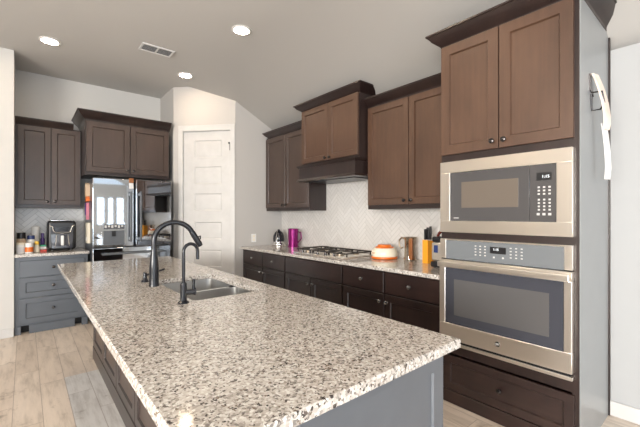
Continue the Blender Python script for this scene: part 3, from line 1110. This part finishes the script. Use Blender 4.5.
# faucets
CT = 0.9145
fa = thing('kitchen_faucet', 'tall black gooseneck pull-down faucet at the island sink', 'faucet', (0.622, 2.356, CT))
bx, by = 0.622, 2.356
MB().lathe((bx, by, CT), [(0.031, 0), (0.031, 0.006), (0.029, 0.012), (0.0285, 0.10), (0.024, 0.17), (0.0185, 0.215), (0.0175, 0.23)], n=28).build('body', 'faucet', fa)
pts = []
R_ = 0.118
top = 1.195
for i in range(5):
    pts.append((bx, by, CT + 0.215 + (top - CT - 0.215) * i / 4))
for i in range(1, 19):
    a = math.pi * (1 - i / 18 * 0.86)
    pts.append((bx + R_ + R_ * math.cos(a), by - 0.045 * (1 + math.cos(a)) / 2, top + R_ * math.sin(a)))
MB().tube(pts, 0.0165, 16).build('spout', 'faucet', fa)
e = Vector(pts[-1])
dv = (Vector(pts[-1]) - Vector(pts[-2])).normalized()
sh = MB().tube([e - dv * 0.005, e, e + dv * 0.02, e + dv * 0.085, e + dv * 0.105, e + dv * 0.107], [0.0165, 0.018, 0.019, 0.019, 0.016, 0.012], 18).build('spray_head', 'faucet', fa)
p = e + dv * 0.05
MB().tube([p + Vector((0.014, 0, 0.012)), p + Vector((0.027, 0, 0.018)), p + Vector((0.029, 0, -0.004))], [0.006, 0.006, 0.004], 8).build('spray_button', 'black', sh)

ff = thing('filter_tap', 'slim black filtered-water tap in front of the gooseneck faucet', 'faucet', (0.616, 1.804, CT))
bx, by = 0.616, 1.804
MB().lathe((bx, by, CT), [(0.027, 0), (0.027, 0.006), (0.0165, 0.012), (0.016, 0.095), (0.012, 0.104)], n=24).build('body', 'faucet', ff)
pts = [(bx, by, CT + 0.095), (bx, by, 1.09), (bx, by, 1.17)]
for i in range(1, 15):
    a = math.pi * (1 - i / 14)
    pts.append((bx + 0.036 + 0.036 * math.cos(a), by, 1.172 + 0.040 * math.sin(a)))
pts.append((bx + 0.072, by, 1.13))
MB().tube(pts, [0.0085] * (len(pts) - 2) + [0.0085, 0.0085], 12).build('spout', 'faucet', ff)
hd = MB().tube([(bx + 0.012, by - 0.002, 0.968), (bx + 0.040, by - 0.012, 0.968), (bx + 0.055, by - 0.016, 0.968), (bx + 0.058, by - 0.017, 0.968)], [0.014, 0.014, 0.019, 0.014], 14).build('handle', 'faucet', ff)
MB().tube([(bx + 0.046, by - 0.013, 0.975), (bx + 0.047, by - 0.013, 1.000), (bx + 0.048, by - 0.013, 1.032)], [0.0075, 0.007, 0.0085], 10).build('lever', 'faucet', hd)

lv = thing('faucet_handle', 'small black side lever behind the gooseneck faucet', 'faucet handle', (0.613, 2.535, CT))
MB().lathe((0.613, 2.535, CT), [(0.024, 0), (0.024, 0.005), (0.016, 0.018), (0.0125, 0.040), (0.014, 0.050), (0.011, 0.062), (0.004, 0.067)], n=20).build('base', 'faucet', lv)
MB().tube([(0.613, 2.535, 0.957), (0.66, 2.53, 0.968), (0.735, 2.525, 0.990)], [0.0075, 0.0065, 0.0055], 10).build('lever', 'faucet', lv)

# ------------------------------------------------------------------ gas cooktop
ck = thing('gas_cooktop', 'gas cooktop with black iron grates on the right-hand granite counter', 'cooktop', (2.69, 2.99, 0.9145))
cx0, cx1, cy0, cy1 = 2.455, 2.925, 2.56, 3.42
MB().box(cx0, cx1, cy0, cy1, 0.9145, 0.926, 0.004).build('tray', 'steel', ck)
burn = [(2.57, 2.72, 0.036), (2.81, 2.72, 0.030), (2.69, 2.99, 0.046), (2.57, 3.26, 0.030), (2.81, 3.26, 0.036)]
for x, y, r in burn:
    b = MB().lathe((x, y, 0.926), [(r * 1.25, 0), (r * 1.25, 0.006), (r, 0.010), (r, 0.018), (r * 0.85, 0.020)], n=24).build('burner', 'brass', ck)
    MB().lathe((x, y, 0.9455), [(r * 0.86, 0), (r * 0.88, 0.005), (r * 0.6, 0.008), (0, 0.0085)], n=24).build('burner_cap', 'iron', b)
for ya, yb in ((2.575, 2.850), (2.860, 3.120), (3.130, 3.405)):
    mb = MB()
    g0, g1 = cx0 + 0.055, cx1 - 0.015
    t = 0.0055
    zt0, zt1 = 0.952, 0.966
    for y in (ya, yb):
        mb.box(g0, g1, y - t, y + t, zt0, zt1, 0.002)
    for x in (g0, (g0 + g1) / 2, g1):
        mb.box(x - t, x + t, ya + t, yb - t, zt0, zt1, 0.002)
    ym = (ya + yb) / 2
    mb.box(g0 + t, g0 + 0.085, ym - t, ym + t, zt0, zt1, 0.002)
    mb.box(g1 - 0.085, g1 - t, ym - t, ym + t, zt0, zt1, 0.002)
    for x in (g0 + 0.02, g1 - 0.02):
        for y in (ya, yb):
            mb.box(x - t, x + t, y - t, y + t, 0.9255, zt0)
    mb.build('grate', 'iron', ck)
for k in range(5):
    MB().lathe((cx0 + 0.028, 2.72 + k * 0.135, 0.926), [(0.019, 0), (0.019, 0.004), (0.015, 0.008), (0.013, 0.026), (0.011, 0.028), (0, 0.028)], n=18).build('knob', 'bronze', ck)

# ------------------------------------------------------------------ things on the right counter
ZC = 0.9145
t = thing('egg_cooker', 'small domed black and chrome countertop appliance by the pantry wall', 'small appliance', (2.87, 4.35, ZC))
c = (2.87, 4.35, ZC)
MB().lathe(c, [(0.100, 0), (0.104, 0.012), (0.100, 0.030), (0.082, 0.040), (0.080, 0.055)], n=32).build('base', 'chrome', t)
MB().lathe((c[0], c[1], ZC + 0.0555), [(0.082, 0), (0.084, 0.05), (0.078, 0.09), (0.055, 0.135), (0.030, 0.155), (0, 0.160)], n=32).build('dome', 'gloss', t)
MB().lathe((c[0], c[1], ZC + 0.214), [(0.018, 0), (0.020, 0.010), (0.010, 0.020), (0, 0.021)], n=16).build('lid_knob', 'black', t)
mb = MB().tube([(c[0] - 0.075, c[1] - 0.050, ZC + 0.05), (c[0] - 0.072, c[1] - 0.048, ZC + 0.13), (c[0] - 0.045, c[1] - 0.03, ZC + 0.19), (c[0], c[1], ZC + 0.222)], 0.008, 8)
mb.build('strap', 'chrome', t)

t = thing('drink_pitcher', 'tall magenta metallic pitcher left of the gas cooktop', 'pitcher', (2.88, 4.02, ZC))
c = (2.88, 4.00, ZC)
MB().lathe(c, [(0.078, 0), (0.078, 0.012), (0.070, 0.016), (0.072, 0.245), (0.076, 0.252), (0.070, 0.254), (0.066, 0.246), (0.064, 0.02), (0, 0.02)], n=36).build('body', 'magenta', t)
MB().tube([(c[0] + 0.03, c[1] - 0.060, ZC + 0.215), (c[0] + 0.05, c[1] - 0.110, ZC + 0.200), (c[0] + 0.055, c[1] - 0.118, ZC + 0.12), (c[0] + 0.035, c[1] - 0.062, ZC + 0.06)], 0.009, 10).build('handle', 'magenta', t)

t = thing('round_container', 'round white container with orange lid and base beside the cooktop', 'container', (2.83, 2.33, ZC))
c = (2.83, 2.33, ZC)
MB().lathe(c, [(0.125, 0), (0.134, 0.006), (0.134, 0.020), (0.128, 0.024)], n=40).build('base', 'orange', t)
MB().lathe((c[0], c[1], ZC + 0.0245), [(0.126, 0), (0.134, 0.025), (0.128, 0.055), (0.108, 0.082), (0.100, 0.086)], n=40).build('body', 'cream', t)
li = MB().lathe((c[0], c[1], ZC + 0.111), [(0.095, 0), (0.092, 0.008), (0.072, 0.014), (0.068, 0.028), (0.060, 0.032), (0, 0.032)], n=36).build('lid', 'orange', t)
mb = MB()
for k in range(5):
    mb.box(c[0] - 0.1335 + 0.002 * abs(k - 2), c[0] - 0.12, c[1] + 0.03 - k * 0.013 + 0.02, c[1] + 0.038 - k * 0.013 + 0.02, ZC + 0.050, ZC + 0.070)
mb.build('print', 'tan', t)

t = thing('glass_jug', 'clear and amber glass jug with curled handle against the tile', 'jug', (2.93, 2.10, ZC))
c = (2.925, 2.085, ZC)
MB().lathe(c, [(0.062, 0), (0.064, 0.010), (0.056, 0.05), (0.052, 0.15), (0.056, 0.205), (0.066, 0.225), (0.062, 0.226), (0.050, 0.205), (0.047, 0.05), (0.050, 0.014), (0, 0.014)], n=32).build('body', 'glassclear', t)
MB().tube([(c[0] - 0.015, c[1] + 0.050, ZC + 0.205), (c[0] - 0.02, c[1] + 0.085, ZC + 0.220), (c[0] - 0.02, c[1] + 0.115, ZC + 0.190), (c[0] - 0.02, c[1] + 0.115, ZC + 0.140),
           (c[0] - 0.02, c[1] + 0.095, ZC + 0.110), (c[0] - 0.015, c[1] + 0.075, ZC + 0.120)], 0.009, 10).build('handle', 'brass', t)
mb = MB().box(c[0] - 0.058, c[0] - 0.03, c[1] - 0.060, c[1] - 0.022, ZC + 0.006, ZC + 0.215, 0.010, 2)
mb.build('amber_band', 'brown', t)

t = thing('knife_block', 'slim orange knife block with black-handled knives by the oven cabinet', 'knife block', (2.87, 1.83, ZC))
c = (2.87, 1.845)
mb = MB(Frame((c[0] - 0.05, 0, ZC), (1, 0, 0), (0, 0, 1), (0, 1, 0)))
mb.prism([(0, 0), (0.12, 0), (0.10, 0.205), (0.0, 0.215)], c[1] - 0.028, c[1] + 0.028)
mb.build('block', 'yorange', t)
for k, (dx, dy, h) in enumerate(((0.0, -0.012, 0.085), (0.03, -0.012, 0.10), (-0.02, 0.011, 0.075), (0.02, 0.011, 0.09))):
    x, y = c[0] + dx - 0.01, c[1] + dy
    MB().box(x - 0.012, x + 0.012, y - 0.008, y + 0.008, ZC + 0.216, ZC + 0.240 + h, 0.004, 2).build('knife', 'black', t)

t = thing('coffee_maker', 'silver and black coffee maker partly hidden by the oven cabinet', 'coffee maker', (2.72, 1.60, ZC))
y0, y1, x0, x1 = 1.44, 1.672, 2.64, 2.88
MB().box(x0 - 0.01, x1, y0, y1, ZC + 0.006, ZC + 0.055, 0.012, 2).build('base', 'black', t)
bd = MB().box(x0, x1, y0 + 0.004, y1 - 0.004, ZC + 0.058, ZC + 0.215, 0.016, 3).build('body', 'steel', t)
MB(facing_left(x0)).box(1.605, 1.642, ZC + 0.130, ZC + 0.192, 0, 0.003, 0.001).build('screen', 'navy', bd)
MB().box(x0 + 0.004, x1, y0 + 0.006, y1 - 0.008, ZC + 0.217, ZC + 0.262, 0.010, 2).build('top_housing', 'black', t)
mb = MB()
mb.tube([(2.72, 1.655, ZC + 0.262), (2.72, 1.64, ZC + 0.29), (2.72, 1.60, ZC + 0.315), (2.72, 1.54, ZC + 0.325), (2.72, 1.48, ZC + 0.30), (2.72, 1.46, ZC + 0.262)], 0.013, 12)
mb.build('lid_handle', 'maroon', t)
for y in (1.47, 1.645):
    for x in (2.66, 2.86):
        MB().lathe((x, y, ZC), [(0.010, 0), (0.010, 0.007)], n=10).build('foot', 'black', t)

# ------------------------------------------------------------------ things on the left counter
t = thing('air_fryer', 'large black dual-window air fryer on the short left counter', 'air fryer', (0.365, 5.55, ZC))
ax0, ax1, ay0, ay1, az0, az1 = 0.215, 0.505, 5.415, 5.70, ZC + 0.012, ZC + 0.375
MB().box(ax0, ax1, ay0, ay1, az0, az1, 0.035, 4).build('housing', 'black', t)
FA = facing_front(ay0)
mb = MB(FA)
mb.prism([(0.262, az0 + 0.022), (0.458, az0 + 0.022), (0.470, az0 + 0.195), (0.250, az0 + 0.195)], -0.01, 0.018)
bk = mb.build('basket', 'glassdk', t)
MB(FA).box(0.344, 0.376, az0 + 0.055, az0 + 0.180, 0.018, 0.055, 0.010, 2).build('basket_handle', 'white', bk)
mb = MB(FA)
pts = [FA(0.235, az0 + 0.305, 0.010), FA(0.262, az0 + 0.290, 0.012), FA(0.272, az0 + 0.245, 0.012), FA(0.292, az0 + 0.215, 0.012), FA(0.360, az0 + 0.207, 0.012),
       FA(0.430, az0 + 0.215, 0.012), FA(0.450, az0 + 0.245, 0.012), FA(0.460, az0 + 0.290, 0.012), FA(0.488, az0 + 0.305, 0.010)]
mb.tube(pts, 0.006, 8)
mb.build('chrome_trim', 'chrome', t)
MB(FA).box(0.285, 0.436, az0 + 0.232, az0 + 0.285, -0.004, 0.005, 0.002).build('control_panel', 'gloss', t)
MB().box(ax0 + 0.03, ax1 - 0.03, ay0 + 0.03, ay1 - 0.03, az1 - 0.003, az1 + 0.007, 0.003).build('top_plate', 'chrome', t)
for x in (ax0 + 0.05, ax1 - 0.05):
    for y in (ay0 + 0.05, ay1 - 0.05):
        MB().lathe((x, y, ZC), [(0.015, 0), (0.015, 0.013)], n=10).build('foot', 'black', t)
mb = MB(FA).tube([FA(0.288, az0 + 0.05, 0.019), FA(0.296, az0 + 0.10, 0.020), FA(0.300, az0 + 0.155, 0.019), FA(0.303, az0 + 0.188, 0.019)], 0.004, 6)
mb.tube([FA(0.432, az0 + 0.05, 0.019), FA(0.424, az0 + 0.10, 0.020), FA(0.420, az0 + 0.155, 0.019), FA(0.417, az0 + 0.188, 0.019)], 0.004, 6)
mb.build('basket_ribs', 'chrome', bk)


def bottle(name, label, x, y, r, h, body, capm, caph, capr=None, labm=None, cat='bottle', neck=0.75):
    t = thing(name, label, cat, (x, y, ZC), 'bottles and jars on the left counter')
    hb = h - caph
    MB().lathe((x, y, ZC), [(r * 0.94, 0), (r, 0.004), (r, hb * 0.86), (r * neck, hb * 0.97), (r * neck, hb)], n=24).build('body', body, t)
    cr = capr or r * neck * 1.08
    MB().lathe((x, y, ZC + hb + 0.0005), [(cr, 0), (cr, caph * 0.9), (cr * 0.88, caph), (0, caph)], n=24).build('cap', capm, t)
    if labm:
        MB().lathe((x, y, ZC + hb * 0.16), [(r, 0), (r + 0.0012, 0.0005), (r + 0.0012, hb * 0.56), (r, hb * 0.565)], n=24).build('paper_label', labm, t)
    return t


bottle('vitamin_jar', 'white jar with red lower stripe at the counter edge by the left wall', -0.035, 5.330, 0.040, 0.125, 'white', 'cream', 0.022, labm='paper', cat='jar', neck=0.9)
bottle('spice_jar', 'dark-lidded tan jar standing at the back beside the left wall', -0.030, 5.475, 0.046, 0.235, 'tan', 'black', 0.070, labm='cream', cat='jar', neck=0.85)
bottle('supplement_bottle', 'white bottle with navy cap right of the tan jar', 0.060, 5.455, 0.044, 0.200, 'white', 'navy', 0.045, labm='paper')
bottle('supplement_bottle', 'orange-labelled white bottle at the front of the left counter', 0.042, 5.325, 0.038, 0.120, 'white', 'white', 0.022, labm='orange', neck=0.9)
bottle('spray_bottle', 'tall plain white cylinder bottle against the back tile', 0.105, 5.640, 0.042, 0.300, 'white', 'white', 0.040, neck=0.95)
bottle('squeeze_bottle', 'cream bottle with yellow cap left of the red packet', 0.113, 5.400, 0.027, 0.130, 'cream', 'yellow', 0.040)
bottle('squeeze_bottle', 'slim dark purple bottle beside the tall white one', 0.172, 5.560, 0.022, 0.220, 'purple', 'purple', 0.050, neck=0.6)
tt = thing('snack_packet', 'green and white packet lying by the air fryer', 'packet', (0.178, 5.46, ZC))
mb = MB().box(0.140, 0.204, 5.440, 5.500, ZC + 0.0255, ZC + 0.060, 0.008, 2)
mb.build('wrapper', 'white', tt)
MB().box(0.138, 0.206, 5.438, 5.502, ZC + 0.061, ZC + 0.080, 0.006, 2).build('flap', 'green', tt)
tag(MB().box(0.144, 0.208, 5.400, 5.510, ZC, ZC + 0.025, 0.004).build('tea_box', 'red'), 'flat red box under the green packet', 'box')

# ------------------------------------------------------------------ things around the fridge
FS = Frame((fx0 + 0.012, 0, 0), (0, 1, 0), (0, 0, 1), (-1, 0, 0))      # fridge side plane, w outward
t = thing('oven_mitt', 'orange and tan mitt hanging on the left side of the refrigerator', 'oven mitt', (0.62, 5.36, 1.58))
mb = MB(FS).prism([(5.32, 1.60), (5.40, 1.59), (5.42, 1.66), (5.40, 1.74), (5.36, 1.77), (5.32, 1.75), (5.30, 1.68)], 0.001, 0.045)
mb.build('mitt', 'tan', t)
MB(FS).prism([(5.33, 1.54), (5.40, 1.53), (5.40, 1.588), (5.33, 1.597)], 0.001, 0.040).build('cuff', 'orange', t)
t = thing('lanyard', 'pink and purple lanyard strips hanging on the refrigerator side', 'lanyard', (0.62, 5.42, 1.34))
MB(FS).prism([(5.40, 1.30), (5.43, 1.30), (5.425, 1.52), (5.402, 1.52)], 0.0005, 0.030).build('strap', 'pink', t)
MB(FS).prism([(5.435, 1.36), (5.46, 1.36), (5.455, 1.52), (5.437, 1.52)], 0.0005, 0.040).build('strap', 'purple', t)
t = thing('notepad', 'long white notepad stuck to the refrigerator side near the counter', 'notepad', (0.62, 5.36, 0.98))
mb = MB(FS).box(5.30, 5.46, 1.00, 1.26, 0.0005, 0.030, 0.001)
mb.build('pages', 'cream', t)
MB(FS).box(5.36, 5.42, 1.03, 1.075, 0.030, 0.036, 0.001).build('sticker', 'white', t)

t = thing('safety_latch', 'small white latch with brown strap at the top of the left refrigerator door', 'latch', (1.05, 4.99, 1.695))
Ft = facing_front(FY)
MB(Ft).box(1.022, 1.072, 1.695, 1.768, 0.0005, 0.014, 0.003).build('latch_body', 'paper', t)
MB(Ft).box(1.020, 1.074, 1.770, 1.832, 0.0005, 0.012, 0.003).build('strap', 'brown', t)
MB(Ft).box(1.028, 1.066, 1.819, 1.831, -0.060, 0.0, 0.002).build('strap_hook', 'brown', t)

# ------------------------------------------------------------------ paper and bracket on the oven cabinet side
FT2 = Frame((0, TY0 - 0.004, 0), (1, 0, 0), (0, 0, 1), (0, -1, 0))     # w towards the camera
t = thing('wall_hook', 'black triangular metal bracket fixed to the side of the oven cabinet', 'bracket', (2.62, TY0 - 0.004, 2.0))
mb = MB(FT2)
mb.prism([(2.545, 2.195), (2.575, 2.20), (2.635, 2.075), (2.560, 2.10)], 0.0005, 0.006)
mb.build('back_plate', 'bronze', t)
mb = MB().tube([FT2(2.585, 2.09, 0.003), FT2(2.585, 2.085, 0.055), FT2(2.60, 2.02, 0.062), FT2(2.60, 1.985, 0.045), FT2(2.60, 1.985, 0.003), FT2(2.585, 2.085, 0.003)], 0.005, 8)
mb.build('hook', 'bronze', t)
t = thing('hanging_paper', 'curled blush and white papers hanging from the black bracket', 'paper', (2.62, TY0 - 0.05, 1.62))


def sheet(rows, th=0.003):
    """rows: list of (x0,x1,w,z): a curved sheet, thickened"""
    mb = MB()
    for s0 in (0,):
        rings = []
        for x0, x1, w_, z in rows:
            rings.append([FT2(x0, z, w_), FT2(x1, z, w_ + 0.012), FT2(x1, z, w_ + 0.012 + th), FT2(x0, z, w_ + th)])
        mb.loops(rings)
    return mb


sheet([(2.575, 2.63, 0.006, 2.200), (2.575, 2.635, 0.018, 2.165), (2.578, 2.645, 0.036, 2.10), (2.58, 2.65, 0.052, 2.02), (2.585, 2.655, 0.060, 1.95),
       (2.59, 2.66, 0.060, 1.90), (2.60, 2.66, 0.054, 1.865)], 0.010).build('blush_sheet', 'blush', t)
sheet([(2.60, 2.65, 0.046, 1.90), (2.60, 2.66, 0.054, 1.84), (2.60, 2.67, 0.062, 1.74), (2.60, 2.67, 0.066, 1.64), (2.60, 2.665, 0.062, 1.57)], 0.005).build('white_sheet', 'paper', t)

# ------------------------------------------------------------------ outlets
t = thing('wall_outlet', 'white double outlet on the grey pantry wall above the counter', 'outlet', (2.55, PY, 1.03))
Fp = facing_front(PY)
pl_ = MB(Fp).box(2.512, 2.592, 0.965, 1.085, 0.0005, 0.007, 0.003).build('cover_plate', 'white', t)
for z in (1.000, 1.050):
    MB(Fp).box(2.536, 2.568, z - 0.016, z + 0.016, 0.007, 0.009, 0.002).build('socket', 'cream', pl_)

# ------------------------------------------------------------------ ceiling fittings
LG = 'recessed lights in the flat kitchen ceiling'


def downlight(x, y, label):
    t = thing('recessed_light', label, 'ceiling light', (x, y, CZ), LG)
    rings = []
    for r, h in [(0.074, -0.010), (0.095, -0.006), (0.095, -0.0005), (0.074, -0.0005)]:
        rings.append([Vector((x + r * math.cos(2 * math.pi * k / 40), y + r * math.sin(2 * math.pi * k / 40), CZ + h)) for k in range(40)])
    MB().loops(rings, cap=False, closed=True).build('trim_ring', 'white', t)
    MB().lathe((x, y, CZ - 0.006), [(0.073, 0), (0.073, 0.005), (0, 0.005)], n=40).build('diffuser', 'lamp', t)


downlight(0.206, 4.67, 'round recessed light in the ceiling above the left counter')
downlight(1.618, 4.664, 'round recessed light in the ceiling in front of the pantry door')
downlight(1.650, 3.170, 'round recessed light beside the ceiling crease, nearest the camera')
for x, y in ((0.206, 3.17), (0.206, 1.67), (1.65, 1.67), (-1.6, 3.17), (-1.6, 1.0), (-3.2, 3.17), (-3.2, 1.0), (1.0, -1.0), (-1.6, -1.4), (2.3, -3.3), (0.6, -3.6)):  # unseen ceiling lights added to fill the room
    downlight(x, y, 'round recessed ceiling light added as unseen fill outside the picture')

t = thing('air_vent', 'white two-section louvred air vent in the ceiling', 'vent', (1.128, 4.16, CZ))
a = math.radians(0)
vx0, vx1, vy0, vy1 = 0.962, 1.296, 4.065, 4.255
z = CZ - 0.0005
mb = MB()
mb.box(vx0, vx1, vy0, vy0 + 0.02, z - 0.010, z, 0.002).box(vx0, vx1, vy1 - 0.02, vy1, z - 0.010, z, 0.002)
mb.box(vx0, vx0 + 0.02, vy0 + 0.02, vy1 - 0.02, z - 0.010, z, 0.002).box(vx1 - 0.02, vx1, vy0 + 0.02, vy1 - 0.02, z - 0.010, z, 0.002)
mb.box((vx0 + vx1) / 2 - 0.008, (vx0 + vx1) / 2 + 0.008, vy0 + 0.02, vy1 - 0.02, z - 0.010, z)
mb.build('frame', 'vent', t)
MB().box(vx0 + 0.02, vx1 - 0.02, vy0 + 0.02, vy1 - 0.02, z - 0.002, z).build('backing', 'fridged', t)
for (xa, xb) in ((vx0 + 0.021, (vx0 + vx1) / 2 - 0.009), ((vx0 + vx1) / 2 + 0.009, vx1 - 0.021)):
    mb = MB()
    for k in range(7):
        y = vy0 + 0.030 + k * 0.0215
        fr = Frame((0, 0, 0), (0, 1, 0), (0, 0, 1), (1, 0, 0))
        mb.f = fr
        mb.prism([(y - 0.0085, z - 0.009), (y - 0.0075, z - 0.010), (y + 0.0085, z - 0.004), (y + 0.0075, z - 0.003)], xa, xb)
    mb.build('louvre', 'vent', t)
